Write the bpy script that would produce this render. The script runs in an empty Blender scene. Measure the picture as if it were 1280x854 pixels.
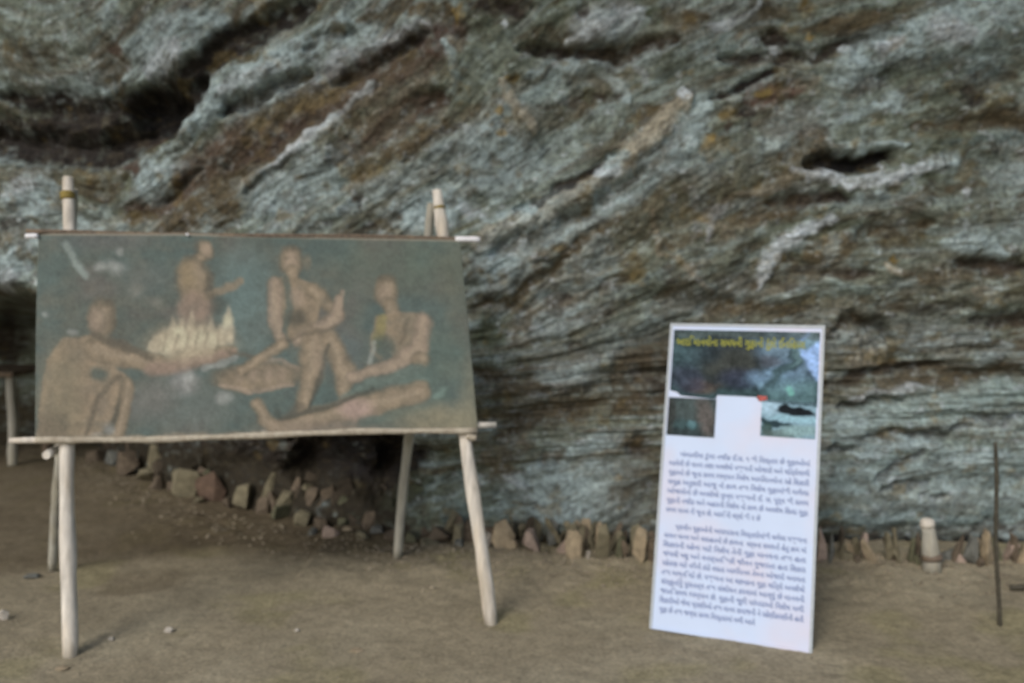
import bpy, bmesh, math, random
import numpy as np
from mathutils import Vector, Matrix
random.seed(7)
S = bpy.context.scene
C = S.collection
R = math.radians

# ------------------------------------------------------------------ camera
CAM = Vector((0, 0, 1.35)); PITCH = R(3.46); F = 1108.0      # F: focal length in photo pixels
cd = bpy.data.cameras.new("camera"); cam = bpy.data.objects.new("camera", cd); C.objects.link(cam)
cam.location = CAM; cam.rotation_euler = (R(90) - PITCH, 0, 0)
cd.sensor_width = 36; cd.lens = 36 * F / 1280; cd.clip_start = .05; cd.clip_end = 1500
cd.dof.use_dof = True; cd.dof.focus_distance = 1.5; cd.dof.aperture_fstop = 3.0
S.camera = cam
# ------------------------------------------------------------------ light
SUN_EL, SUN_AZ = R(38), R(208)          # azimuth clockwise from +Y: behind the camera, to the left
w = bpy.data.worlds.new("World"); S.world = w; w.use_nodes = True
nt = w.node_tree; bg = nt.nodes['Background']
sky = nt.nodes.new('ShaderNodeTexSky'); sky.sky_type = 'NISHITA'; sky.sun_disc = False
sky.sun_elevation = SUN_EL; sky.sun_rotation = SUN_AZ; sky.air_density = 1.0; sky.dust_density = 2.5
nt.links.new(sky.outputs[0], bg.inputs[0]); bg.inputs[1].default_value = .12
ld = bpy.data.lights.new("sun", 'SUN'); ld.energy = 1.0; ld.angle = R(22); ld.color = (1, .97, .93)
sun = bpy.data.objects.new("sun", ld); C.objects.link(sun)
sd = Vector((math.sin(SUN_AZ) * math.cos(SUN_EL), math.cos(SUN_AZ) * math.cos(SUN_EL), math.sin(SUN_EL)))
sun.rotation_euler = sd.to_track_quat('Z', 'Y').to_euler(); sun.location = sd * 20
S.view_settings.view_transform = 'Standard'; S.view_settings.look = 'None'
S.view_settings.exposure = 0.5; S.view_settings.gamma = 1

# ------------------------------------------------------------------ survey helpers: bearings measured in the photo -> places
cp, sp = math.cos(PITCH), math.sin(PITCH)
def ray(px, py):
    a = (px - 640) / F; b = (427 - py) / F
    return Vector((a, cp + b * sp, -sp + b * cp))          # y component per unit of depth
def at_y(px, py, Y):
    r = ray(px, py); return CAM + r * (Y / r.y)
def on_ground(px, py, z=0.0):
    r = ray(px, py); return CAM + r * ((z - CAM.z) / r.z)
def project(x, y, z):
    dz = z - CAM.z
    d = y * cp - dz * sp; v = y * sp + dz * cp
    return 640 + F * x / d, 427 - F * v / d
def on_plane(px, py, p0, n):
    r = ray(px, py); return CAM + r * ((p0 - CAM).dot(n) / r.dot(n))

# ------------------------------------------------------------------ noise
def _hash(ix, iy, seed):
    h = (ix.astype(np.int64) * 374761393 + iy.astype(np.int64) * 668265263 + seed * 974634777) & 0xffffffff
    h = ((h ^ (h >> 13)) * 1274126177) & 0xffffffff
    return ((h ^ (h >> 16)) & 0xffff) / 65535.0
def vnoise(x, y, seed=0):
    ix = np.floor(x); iy = np.floor(y); fx = x - ix; fy = y - iy
    fx = fx * fx * fx * (fx * (fx * 6 - 15) + 10); fy = fy * fy * fy * (fy * (fy * 6 - 15) + 10)
    a = _hash(ix, iy, seed); b = _hash(ix + 1, iy, seed); c = _hash(ix, iy + 1, seed); d = _hash(ix + 1, iy + 1, seed)
    return (a + (b - a) * fx) + ((c + (d - c) * fx) - (a + (b - a) * fx)) * fy - .5
def fbm(x, y, o=4, seed=0, g=.5):
    s = 0; a = 1; t = 0
    for k in range(o):
        s = s + a * vnoise(x, y, seed + k * 17); t += a; a *= g
        x, y = x * 1.9 + y * .35 + 3.1, y * 1.97 - x * .33 + 1.7
    return s / t * 2          # roughly -1..1
def ss(a, b, x):
    t = np.clip((x - a) / (b - a), 0, 1); return t * t * (3 - 2 * t)

# ------------------------------------------------------------------ mesh helpers
def link(o, parent=None, kind=None):
    C.objects.link(o)
    if parent is not None: o.parent = parent
    if kind: o['kind'] = kind
    return o
def tag(o, label, cat, group=None, kind=None):
    o['label'] = label; o['category'] = cat
    if group: o['group'] = group
    if kind: o['kind'] = kind
    return o
def grid_mesh(name, P, col=None, smooth=True):
    """P: (rows, cols, 3)"""
    n, m = P.shape[:2]
    me = bpy.data.meshes.new(name)
    idx = np.arange(n * m).reshape(n, m)
    q = np.stack([idx[:-1, :-1], idx[:-1, 1:], idx[1:, 1:], idx[1:, :-1]], -1).reshape(-1, 4)
    me.vertices.add(n * m); me.vertices.foreach_set('co', P.reshape(-1).astype(np.float32))
    me.loops.add(q.size); me.loops.foreach_set('vertex_index', q.reshape(-1).astype(np.int32))
    me.polygons.add(len(q)); me.polygons.foreach_set('loop_start', np.arange(0, q.size, 4, dtype=np.int32))
    me.polygons.foreach_set('loop_total', np.full(len(q), 4, dtype=np.int32))
    me.update(calc_edges=True); me.validate()
    me.polygons.foreach_set('use_smooth', np.full(len(q), smooth))
    if col is not None: set_col(me, col.reshape(-1, 3))
    return me
def set_col(me, col):
    ca = me.color_attributes.new('Col', 'FLOAT_COLOR', 'POINT')
    a = np.ones((len(me.vertices), 4), np.float32); a[:, :3] = col
    ca.data.foreach_set('color', a.reshape(-1))
def tube(name, pts, rad, mat, parent=None, sides=12, rough=0.0, seed=0, z_off=None):
    """bent tapering round stick through pts; rad: list of radii"""
    bm = bmesh.new(); rings = []; rs = random.Random(seed)
    n = len(pts)
    for i, p in enumerate(pts):
        t = (pts[min(i + 1, n - 1)] - pts[max(i - 1, 0)]).normalized()
        a = t.cross(Vector((.31, .9, .17))).normalized(); b = t.cross(a)
        rings.append([bm.verts.new(p + (a * math.cos(k * 2 * math.pi / sides) + b * math.sin(k * 2 * math.pi / sides)) *
                      rad[i] * (1 + rough * (rs.random() - .5))) for k in range(sides)])
    for i in range(n - 1):
        for k in range(sides):
            bm.faces.new((rings[i][k], rings[i][(k + 1) % sides], rings[i + 1][(k + 1) % sides], rings[i + 1][k]))
    bm.faces.new(rings[0][::-1]); bm.faces.new(rings[-1])
    for f in bm.faces: f.smooth = len(f.verts) == 4
    bmesh.ops.recalc_face_normals(bm, faces=bm.faces)
    me = bpy.data.meshes.new(name); bm.to_mesh(me); bm.free(); me.materials.append(mat)
    return link(bpy.data.objects.new(name, me), parent)
def stick(name, a, b, r0, r1, mat, parent=None, seed=0, bend=.012, nodes=(.3, .62), n=26, rough=.1):
    rs = random.Random(seed); L = (b - a).length
    ax = (b - a).normalized(); u = ax.cross(Vector((0, 1, .3))).normalized(); v = ax.cross(u)
    p1, p2 = rs.uniform(0, 6), rs.uniform(0, 6); pts = []; rad = []
    for i in range(n):
        t = i / (n - 1)
        env = math.sin(math.pi * t)
        pts.append(a.lerp(b, t) + (u * math.sin(p1 + 5 * t) + v * math.sin(p2 + 6 * t)) * bend * env)
        r = r0 + (r1 - r0) * t
        for q in nodes: r *= 1 + .20 * math.exp(-((t - q) / .018) ** 2)
        rad.append(r * (1 + .07 * math.sin(t * 31 + p1) * rs.random()))
    rad[0] *= .86; rad[-1] *= .84
    return tube(name, pts, rad, mat, parent, 14, rough, seed)

# ------------------------------------------------------------------ materials
def mat(name, base=(.5, .5, .5), var=.3, scale=30, rough=.85, bump=.3, bscale=120, vcol=False, tint=None, stretch=None, bdist=.004, spec=.3):
    m = bpy.data.materials.new(name); m.use_nodes = True; t = m.node_tree; N = t.nodes; L = t.links
    p = N['Principled BSDF']; p.inputs['Roughness'].default_value = rough
    p.inputs['Specular IOR Level'].default_value = spec
    tc = N.new('ShaderNodeTexCoord'); mp = N.new('ShaderNodeMapping'); L.new(tc.outputs['Object'], mp.inputs[0])
    if stretch: mp.inputs['Scale'].default_value = stretch
    n1 = N.new('ShaderNodeTexNoise'); n1.inputs['Scale'].default_value = scale; n1.inputs['Detail'].default_value = 5
    L.new(mp.outputs[0], n1.inputs['Vector'])
    cr = N.new('ShaderNodeMapRange'); L.new(n1.outputs['Fac'], cr.inputs[0])
    cr.inputs[1].default_value = .3; cr.inputs[2].default_value = .7
    cr.inputs[3].default_value = 1 - var; cr.inputs[4].default_value = 1 + var
    if vcol:
        a = N.new('ShaderNodeAttribute'); a.attribute_name = 'Col'; src = a.outputs['Color']
    else:
        rgb = N.new('ShaderNodeRGB'); rgb.outputs[0].default_value = (*base, 1); src = rgb.outputs[0]
    if tint:
        n3 = N.new('ShaderNodeTexNoise'); n3.inputs['Scale'].default_value = scale * .35; n3.inputs['Detail'].default_value = 3
        L.new(mp.outputs[0], n3.inputs['Vector'])
        c3 = N.new('ShaderNodeMapRange'); L.new(n3.outputs['Fac'], c3.inputs[0]); c3.inputs[1].default_value = .45; c3.inputs[2].default_value = .65
        c3.inputs[4].default_value = .7
        mx = N.new('ShaderNodeMix'); mx.data_type = 'RGBA'; L.new(c3.outputs[0], mx.inputs['Factor']); L.new(src, mx.inputs['A'])
        mx.inputs['B'].default_value = (*tint, 1); src = mx.outputs['Result']
    vm = N.new('ShaderNodeVectorMath'); vm.operation = 'SCALE'; L.new(src, vm.inputs[0]); L.new(cr.outputs[0], vm.inputs['Scale'])
    L.new(vm.outputs[0], p.inputs['Base Color'])
    if bump:
        n2 = N.new('ShaderNodeTexNoise'); n2.inputs['Scale'].default_value = bscale; n2.inputs['Detail'].default_value = 6
        L.new(mp.outputs[0], n2.inputs['Vector'])
        b = N.new('ShaderNodeBump'); b.inputs['Strength'].default_value = bump; b.inputs['Distance'].default_value = bdist
        L.new(n2.outputs['Fac'], b.inputs['Height']); L.new(b.outputs[0], p.inputs['Normal'])
    return m
M_rock = mat('schist_rock', vcol=True, var=.34, scale=45, rough=.8, bump=.35, bscale=50, bdist=.008, spec=.3)
M_soil = mat('packed_soil', vcol=True, var=.22, scale=60, rough=.95, bump=.6, bscale=90, bdist=.008, spec=.1)
M_wood = mat('peeled_pale_wood', (.56, .525, .46), .24, 40, .7, .35, 160, stretch=(1, 1, .15), tint=(.40, .34, .25))
M_wood2 = mat('grey_weathered_wood', (.36, .35, .30), .2, 40, .8, .35, 160, stretch=(1, 1, .15), tint=(.25, .23, .17))
M_bark = mat('brown_stick', (.13, .10, .075), .3, 60, .85, .5, 120, tint=(.2, .15, .1))
M_dark = mat('dark_rod', (.055, .05, .036), .3, 60, .7, .4, 120)
M_cloth = mat('printed_canvas', vcol=True, var=.12, scale=130, rough=.9, spec=.08, bump=.25, bscale=500, bdist=.001)
M_hem = mat('canvas_hem', (.40, .36, .285), .15, 60, .85, .3, 200, tint=(.27, .23, .17))
M_tape = mat('white_tape', (.72, .72, .74), .08, 60, .5, .1, 90)
M_twine = mat('ochre_twine', (.22, .17, .05), .3, 200, .9, .6, 300)
M_panel = mat('white_printed_board', (.47, .565, .74), .02, 8, .5, .05, 200, bdist=.0005, tint=(.56, .52, .60))
M_frame = mat('pale_metal_edge', (.36, .40, .43), .08, 40, .45, .1, 90)
M_print = mat('print', vcol=True, var=.25, scale=90, spec=.05, rough=.8, bump=0)
M_ink = mat('grey_blue_ink', (.20, .25, .42), .1, 40, .6, 0)
M_title = mat('yellow_ink', (.25, .26, .03), .15, 80, .6, 0)
M_red = mat('red_ink', (.55, .10, .08), .1, 80, .6, 0)
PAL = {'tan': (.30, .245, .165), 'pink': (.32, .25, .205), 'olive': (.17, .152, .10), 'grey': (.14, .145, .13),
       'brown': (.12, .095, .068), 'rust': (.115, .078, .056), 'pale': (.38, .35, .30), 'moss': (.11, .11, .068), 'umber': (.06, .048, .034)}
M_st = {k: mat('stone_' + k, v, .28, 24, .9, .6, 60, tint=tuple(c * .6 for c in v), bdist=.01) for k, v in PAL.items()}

# ------------------------------------------------------------------ GROUND
BX = np.array([-9, -4.5, -3.55, -2.85, -1.9, -1.15, -.55, .5, 2, 3, 9]); BY = np.array([9.5, 8.0, 7.3, 6.35, 5.35, 4.85, 4.5, 4.38, 4.36, 4.42, 4.6])
def base_y(x): return np.interp(x, BX, BY)
def gheight(x, y):
    x = np.asarray(x, float); y = np.asarray(y, float)
    near = ss(30, 8, np.hypot(x, y))
    d = base_y(x) - y
    wall = ss(1.0, .1, d)
    h = fbm(x * .9, y * .9, 3, 5) * .018 + fbm(x * 5, y * 5, 4, 9) * .008
    h = h + wall * (fbm(x * 9, y * 9, 4, 21) * .016 + .03 * (x > -1) )
    return h * near
def axis(lo, hi, step, far, grow=1.25):
    a = list(np.arange(lo, hi, step)); s = step
    while a[-1] < far: s *= grow; a.append(a[-1] + s)
    s = step; pre = []
    v = a[0]
    while v > -far: s *= grow; v -= s; pre.append(v)
    return np.array(pre[::-1] + a)
gx, gy = np.meshgrid(axis(-4.6, 3.2, .014, 600), axis(2.4, 7.6, .014, 600))
gz = gheight(gx, gy)
dwall = base_y(gx) - gy
lump = fbm(gx * 38, gy * 38, 3, 31)
amp = .0022 + .004 * ss(.9, .15, dwall) * ss(-1, .6, gx)
gz = gz + lump * amp * ss(9, 6, np.hypot(gx, gy))
soil = np.array([.250, .218, .152]); darkc = np.array([.085, .066, .042]); pale = np.array([.32, .288, .208]); mossc = np.array([.22, .205, .09])
def lerp(a, b, t): return a + (b - a) * t[..., None]
gc = lerp(np.broadcast_to(soil, gx.shape + (3,)), pale, ss(-.1, .7, fbm(gx * 2.1, gy * 2.1, 4, 41)) * .6)
gc = lerp(gc, mossc, ss(.1, .6, fbm(gx * 4, gy * 4, 3, 47)) * .35)
# overhang shade painted into the soil along the rock foot, widest at the left
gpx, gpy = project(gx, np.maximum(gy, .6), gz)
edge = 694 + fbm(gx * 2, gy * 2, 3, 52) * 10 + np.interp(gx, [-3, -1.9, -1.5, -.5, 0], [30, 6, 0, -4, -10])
shade_mask = ss(edge + 16, edge - 12, gpy) * np.interp(gx, [-2.6, -1.7, -.6, -.3], [.75, 1, .95, .2]) * (gy > 1)
gc = lerp(gc, darkc, shade_mask * .85)
gc = lerp(gc, darkc * 1.1, ss(.1, .55, fbm(gx * 1.7 + 9, gy * 1.7, 4, 63)) * .45 * ss(-.5, -1.8, gx))  # noisy darker blotches towards the left
gc = gc * (1 + .18 * fbm(gx * 26, gy * 26, 2, 71))[..., None]
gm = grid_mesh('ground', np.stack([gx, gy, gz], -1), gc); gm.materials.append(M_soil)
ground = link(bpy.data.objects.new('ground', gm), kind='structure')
def gpt(px, py, sink=0.0):
    p = on_ground(px, py); p.z = float(gheight(p.x, p.y)) - sink; return p

# ------------------------------------------------------------------ ROCK WALL
xs = np.concatenate([np.arange(-9, -3.5, .05), np.arange(-3.5, 2.75, .0062), np.arange(2.75, 7, .05)])
zs = np.concatenate([np.arange(-.35, -.05, .05), np.arange(-.05, 2.75, .0062), np.arange(2.75, 4.6, .04)])
X, Z = np.meshgrid(xs, zs)
def base_surface(x, z):
    up = np.interp(x, [-9, -4, -2.6, -1.5, -.5, 1, 2.5, 7], [6.2, 5.15, 4.75, 4.45, 4.3, 4.28, 4.3, 4.8])
    low = base_y(x) + .12
    low = np.where(x > -.6, low, low + .05)
    up = up - .30 * ss(1.2, 2.7, z) - .25 * np.clip(z - 2.3, 0, 9) - 1.1 * np.clip(z - 2.8, 0, 9) ** 1.15
    L = np.interp(x, [-9, -3, -2, -1.2, -.6, 0, 7], [1.25, 1.2, 1.0, .8, .62, .6, .6])
    wd = np.interp(x, [-2, -.5], [.28, .4])
    s = 1 - ss(-1, 1, (z - L) / wd)
    return up * (1 - s) + low * s + .16 * np.exp(-((z - .95) / .35) ** 2) * ss(-.2, .6, x)
B = base_surface(X, Z)
U, V = project(X, B, Z)                      # survey bearing of every point of the wall
# foliation: layers follow z = c + h(x)
sl_hi = np.interp(xs, [-9, -3.2, -2.1, -1.85, -.4, .3, .9, 1.3, 7], [0, -.03, -.05, .62, .68, .55, .42, .18, .14])
sl_lo = np.interp(xs, [-9, -1, 0, .6, 1.3, 7], [.35, .45, .42, .30, .12, .06])
h_hi = np.concatenate([[0], np.cumsum((sl_hi[1:] + sl_hi[:-1]) / 2 * np.diff(xs))])
h_lo = np.concatenate([[0], np.cumsum((sl_lo[1:] + sl_lo[:-1]) / 2 * np.diff(xs))])
wz = ss(.35, 1.15, Z)
H = h_lo[None, :] * (1 - wz) + h_hi[None, :] * wz
warp = fbm(X * 1.3, Z * 1.3, 3, 101) * .13 + fbm(X * 4, Z * 4, 3, 103) * .035
phi = Z - H + warp
along = X + Z * .3
n_big = fbm(along * .9, phi * 2.6, 3, 111)
n_med = fbm(along * 2.6, phi * 9, 4, 121)
n_str = fbm(along * 5, phi * 26, 4, 131, .6)
n_fin = fbm(along * 16, phi * 60, 3, 141, .6)
n_iso = fbm(X * 6, Z * 7, 4, 151, .5)
n_grn = fbm(X * 28, Z * 34, 3, 161, .55)
D = n_big * .06 + n_med * .020 + (np.abs(n_med) ** .8) * -.006 + n_str * .008 + n_fin * .003 + n_iso * .034 + n_grn * .003
D *= .5 + .5 * ss(.35, 1.15, Z)
# layered ledges
st = phi * 7 + n_iso * .5; fr = st - np.floor(st)
D += (ss(0, .8, fr) - ss(.86, 1, fr)) * -.002
# --- colour: lichen-grey, green-grey, brown, rust
cG = np.array([.150, .176, .145]); cB = np.array([.220, .275, .282]); cW = np.array([.41, .46, .49]); cN = np.array([.086, .070, .042])
cK = np.array([.024, .019, .015]); cR = np.array([.086, .058, .045]); cO = np.array([.22, .165, .065]); cT = np.array([.245, .228, .178])  # cK: near-black, also paints shade into crevices and hollows
cM = np.array([.085, .100, .060]); cE = np.array([.110, .145, .138])
col = np.broadcast_to(cG, X.shape + (3,)).copy()
c1 = fbm(along * 1.6 + 5, phi * 5, 4, 171, .6); c2 = fbm(along * 3.2 + 1, phi * 11, 4, 181, .65)
c3 = fbm(X * 3.1, Z * 3.6, 5, 191, .65); c4 = fbm(along * 6, phi * 24, 3, 201, .6)
col = lerp(col, cB, ss(-.05, .45, c1 + .5 * c3) * .75)
col = lerp(col, cN, ss(.0, .45, c2 + .45 * c3 - .12) * .8)
col = lerp(col, cM, ss(.05, .5, -c1 + .3 * c4) * .55)
col = lerp(col, cT, ss(.15, .55, c4 + .3 * c1) * .4)
col = lerp(col, cR, ss(.25, .6, fbm(along * 2.2 + 8, phi * 7, 4, 211)) * .5)
sk1 = fbm(along * 1.1 + 11, phi * 15, 3, 215, .6); sk2 = fbm(along * .8 + 2, phi * 7, 3, 217, .55)
col = lerp(col, cB * 1.05, ss(.05, .5, sk1 + .4 * sk2) * .5)
col = lerp(col, cN * 1.05, ss(.05, .5, -sk1 + .5 * sk2) * .45)
# --- surveyed features. (points, half-width, colour, opacity, depth in m (+ = into the wall), softness)
wu = U + fbm(X * 6, Z * 6, 3, 221) * 11 + fbm(X * 25, Z * 25, 2, 223) * 3.5
wv = V + fbm(X * 6 + 7, Z * 6, 3, 231) * 10 + fbm(X * 25, Z * 25, 2, 233) * 3.5
speck = fbm(X * 22, Z * 26, 3, 241, .6)
def feat(pts, hw, c=None, op=.9, dep=0., soft=.6):
    pad = hw * (1.3 + soft) + 22
    us = [p[0] for p in pts]; vs = [p[1] for p in pts]
    msk = (U > min(us) - pad) & (U < max(us) + pad) & (V > min(vs) - pad) & (V < max(vs) + pad)
    if not msk.any(): return
    u = wu[msk]; v = wv[msk]; d = np.full(u.shape, 1e9)
    if len(pts) == 1: pts = [pts[0], (pts[0][0] + .1, pts[0][1])]
    cum = 0; tot = sum(math.dist(pts[i], pts[i + 1]) for i in range(len(pts) - 1)); tt = np.zeros_like(u)
    for i in range(len(pts) - 1):
        ax, ay = pts[i]; bx, by = pts[i + 1]; L = math.dist(pts[i], pts[i + 1])
        t = np.clip(((u - ax) * (bx - ax) + (v - ay) * (by - ay)) / L ** 2, 0, 1)
        dd = np.hypot(u - ax - t * (bx - ax), v - ay - t * (by - ay))
        tt = np.where(dd < d, (cum + t * L) / tot, tt); d = np.minimum(d, dd); cum += L
    if tot > 1: hwv = hw * (.45 + .55 * np.sqrt(np.clip(4 * tt * (1 - tt), 0, 1)))
    else: hwv = hw
    k = 1 - ss(hwv * (1 - soft), hwv * (1 + soft), d)
    if c is not None:
        kk = np.clip(k * op * (1.08 + .9 * speck[msk]), 0, 1)
        col[msk] = col[msk] + (c - col[msk]) * kk[:, None]
    if dep:
        k2 = 1 - ss(hwv * .2, hwv * 1.7 + 3, d)
        D[msk] += dep * k2 * (.52 if dep > 0 else .36)
def blob(x, y, rx, ry, ang, c, op=.8, dep=0., soft=.6):
    """elongated patch: rx half length along ang (degrees, rising to the right), ry half width"""
    a = R(ang); L = max(rx - ry, .1)
    feat([(x - L * math.cos(a), y + L * math.sin(a)), (x + L * math.cos(a), y - L * math.sin(a))], ry, c, op, dep, soft)
# top left
blob(70, 40, 90, 45, 10, cG * .85, .6)
blob(40, 75, 60, 22, 0, cN, .5)
blob(225, 45, 80, 28, 15, cB, .8, -.02)
blob(205, 75, 40, 16, 60, cW * .8, .7)
blob(145, 78, 34, 28, 0, cN, .75, .03)
blob(150, 60, 18, 10, 0, cR, .6)
blob(75, 125, 26, 9, -60, cB, .7)
blob(118, 112, 24, 8, -25, cB * 1.2, .8)
feat([(5, 118), (40, 126), (130, 135), (190, 118)], 15, cK, .95, .10)
feat([(160, 140), (215, 110), (290, 62), (345, 25), (390, 5)], 17, cK, .9, .14)
feat([(230, 85), (280, 45), (330, 22)], 8, cK, .8, .06)
feat([(-20, 175), (40, 186), (120, 190), (165, 178), (215, 135), (255, 105)], 19, cK, .95, .16)
blob(80, 155, 60, 9, 0, cN * 1.2, .9, -.03)
blob(150, 165, 30, 12, 20, cK, .9, .08)
feat([(-30, 160), (60, 165), (150, 160), (215, 125)], 26, cK * 1.1, .85, .10)
blob(190, 135, 46, 26, 35, cK * .8, 1., .16)
feat([(222, 165), (262, 130), (320, 95), (385, 62), (430, 28)], 17, cB * 1.15, .9, -.07)
feat([(280, 118), (310, 98), (360, 78)], 8, cW * .9, .7, -.02)
feat([(280, 142), (325, 118), (387, 90)], 8, cK, .95, .10)
feat([(290, 136), (340, 110), (380, 92)], 6, cR, .7, .02)
feat([(385, 62), (410, 48), (445, 34)], 6, cK, .85, .06)
feat([(395, 100), (430, 75), (480, 60), (535, 35)], 16, cW * .75, .85, -.05)
feat([(165, 262), (250, 215), (330, 165), (420, 120), (520, 70), (575, 35)], 30, cR * 1.1, .85, .03)
feat([(200, 285), (300, 225), (395, 160)], 14, cN, .8)
feat([(320, 150), (380, 130), (450, 95)], 11, cO * .75, .65)
feat([(280, 215), (340, 180), (405, 150)], 9, cR * .8, .8, .03)
feat([(300, 235), (360, 190), (405, 155)], 6, cT * .9, .8, -.02)
feat([(325, 222), (365, 190), (420, 148), (470, 105)], 7, cW * .95, .95, -.04, .5)
feat([(305, 245), (335, 220), (362, 203)], 5, cK, .6, .04)
feat([(400, 170), (440, 140), (480, 115)], 5, cT, .6)
blob(345, 245, 60, 34, 30, cB * 1.1, .85, -.02)
blob(395, 215, 40, 20, 40, cB * 1.05, .7)
blob(45, 245, 60, 34, 0, cB * .95, .8, -.03)
blob(25, 232, 30, 10, 10, cW * .8, .6)
blob(185, 225, 44, 26, 35, cB * 1.1, .85, -.04)
blob(165, 208, 15, 10, 0, cR, .9, .02)
blob(185, 178, 20, 8, 40, cR, .6)
feat([(200, 248), (225, 228), (245, 215)], 5, cK, .9, .05)
blob(130, 240, 30, 14, 40, cN, .5)
blob(255, 270, 55, 16, 20, cN * 1.3, .85)
blob(170, 272, 26, 9, 10, cO * .5, .8)
blob(85, 275, 50, 8, 0, cG * .7, .6, .02)
blob(20, 278, 25, 7, 0, cK, .6, .03)
blob(20, 330, 40, 32, 0, cB * 1.1, .8, -.03)
blob(15, 350, 25, 14, 20, cW * .7, .6)
blob(10, 425, 50, 40, 0, cK * 1.6, .9, .05)
blob(15, 520, 60, 45, 0, cN * .8, .9)
blob(30, 375, 40, 10, 5, cM * .6, .7, .03)
# middle top
feat([(425, 102), (460, 85), (535, 42)], 8, cK * 1.2, .85, .07)
blob(455, 40, 40, 22, 30, cB * 1.2, .7, -.02)
blob(480, 10, 40, 10, 20, cN, .6)
blob(540, 14, 40, 12, 0, cN * 1.2, .7)
blob(577, 16, 16, 12, 0, cO * 1.2, .9)
blob(570, 55, 18, 12, 60, cT * .8, .6)
blob(625, 6, 45, 9, -5, cK * 1.6, .8, .03)
feat([(560, 55), (568, 80), (574, 105)], 6, cB * 1.4, .8, -.02)
blob(625, 45, 50, 18, 0, cG * 1.05, .7)
blob(636, 25, 8, 5, 0, cW, .8)
feat([(420, 205), (465, 165), (520, 135), (550, 115)], 17, cR * .9, .85, .05)
feat([(430, 240), (470, 200), (540, 160), (600, 130)], 13, cN * 1.4, .8, .02)
feat([(440, 175), (490, 130), (540, 95)], 6, cT * .75, .7)
blob(500, 150, 34, 10, 40, cT * .8, .5)
blob(490, 215, 28, 18, 50, cG * 1.2, .6)
feat([(505, 195), (545, 178), (575, 155)], 6, cK * 1.6, .7, .03)
feat([(430, 262), (480, 232), (560, 190), (610, 160)], 12, cB, .75, -.03)
blob(620, 200, 75, 42, 25, cB * .95, .75, -.03)
blob(590, 90, 70, 30, 10, cG * 1.05, .6, -.03)
feat([(560, 125), (600, 112), (640, 105)], 8, cG, .7)
feat([(628, 100), (640, 118), (655, 145), (668, 165)], 7, cT * 1.1, .85, -.025)
blob(638, 118, 14, 10, -60, cT * 1.3, .8)
blob(642, 98, 14, 7, 0, cO * .8, .8)
blob(626, 137, 11, 7, 0, cO * .9, .9)
blob(628, 168, 11, 5, 0, cO * .9, .8)
blob(630, 155, 14, 12, 0, cK * 2, .6, .03)
feat([(660, 98), (700, 92), (745, 85), (780, 68), (850, 55)], 6, cB * 1.15, .8, -.04)
feat([(655, 62), (690, 68), (735, 66), (790, 60), (850, 50)], 9, cK * 1.5, .85, .08)
blob(700, 45, 60, 12, 0, cN, .6)
blob(760, 22, 62, 20, 10, cW * .75, .75, -.03)
feat([(708, 54), (735, 42), (765, 20)], 7, cW, .8, -.02)
blob(735, 10, 14, 8, 0, cK * 2, .6, .03)
blob(820, 20, 20, 14, 0, cM, .7)
blob(812, 72, 26, 8, 15, cB * 1.1, .7)
feat([(745, 82), (765, 95), (785, 120)], 8, cB * 1.4, .85, -.03)
feat([(790, 75), (805, 90), (815, 100)], 5, cW * .7, .6)
blob(700, 118, 55, 18, 10, cE * 1.3, .7, -.02)
feat([(670, 132), (720, 128), (775, 112)], 5, cK * 1.8, .7, .03)
blob(690, 135, 24, 7, 5, cM * .7, .7)
blob(740, 118, 16, 9, 40, cM * .9, .8)
blob(760, 150, 50, 14, 15, cG, .6)
blob(705, 185, 40, 16, 30, cG * .9, .6)
blob(800, 140, 26, 8, 30, cN, .7, .03)
blob(822, 138, 16, 6, 20, cO * .5, .7)
blob(860, 90, 40, 22, 0, cG * .7, .5)
blob(850, 20, 40, 14, 0, cN, .5)
# the smooth pale rib
feat([(598, 305), (640, 288), (700, 252), (770, 205), (830, 150), (853, 120)], 14, cT * 1.0, .8, -.09, .45)
feat([(790, 190), (832, 150), (853, 122)], 11, cT * 1.15, .8, -.03, .4)
blob(850, 118, 10, 7, 0, cW * .95, .9, -.03)  # highlight on the rib tip, painted pale
feat([(650, 268), (680, 252), (700, 238), (740, 212), (775, 190)], 4.5, cK, .95, .07, .5)  # shadow line along the rib, painted dark as well as cut in
blob(757, 214, 22, 10, 25, cW * 1.05, .95, -.02)
blob(770, 200, 24, 8, 35, cB * 1.4, .7)
feat([(620, 318), (680, 292), (745, 258), (800, 215)], 8, cN * .9, .8, .05)
blob(640, 270, 40, 10, 15, cB * 1.1, .7)
blob(530, 262, 70, 24, 10, cB * 1.15, .85, -.03)
blob(595, 265, 26, 10, -20, cW * .8, .6)
blob(480, 275, 25, 10, 20, cN, .6)
blob(450, 250, 16, 14, 0, cK * 1.8, .6, .02)
# right top
blob(870, 20, 26, 14, 0, cN, .7)
feat([(888, 32), (920, 18), (948, 4)], 5, cW * .8, .85, -.02)
blob(905, 55, 30, 22, 0, cE * 1.4, .7)
blob(970, 48, 26, 12, -5, cK * 1.8, .8, .05)
feat([(900, 70), (950, 72), (1010, 72), (1060, 58), (1130, 42)], 9, cK * 1.6, .85, .07)
blob(970, 63, 12, 6, -20, cW, .9, -.02)
blob(1012, 68, 9, 6, 45, cW, .85, -.02)
blob(1055, 66, 12, 6, 0, cW * .8, .8)
blob(1017, 45, 9, 7, 0, cO * 1.3, .95)
blob(1060, 30, 45, 12, 10, cN * 1.5, .7)
blob(1012, 10, 8, 12, 0, cO * .6, .7)
feat([(1050, 88), (1110, 65), (1180, 38), (1250, 15), (1300, 5)], 26, cB * 1.3, .85, -.05)
blob(1185, 42, 40, 16, 10, cW * .85, .8, -.02)
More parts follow.
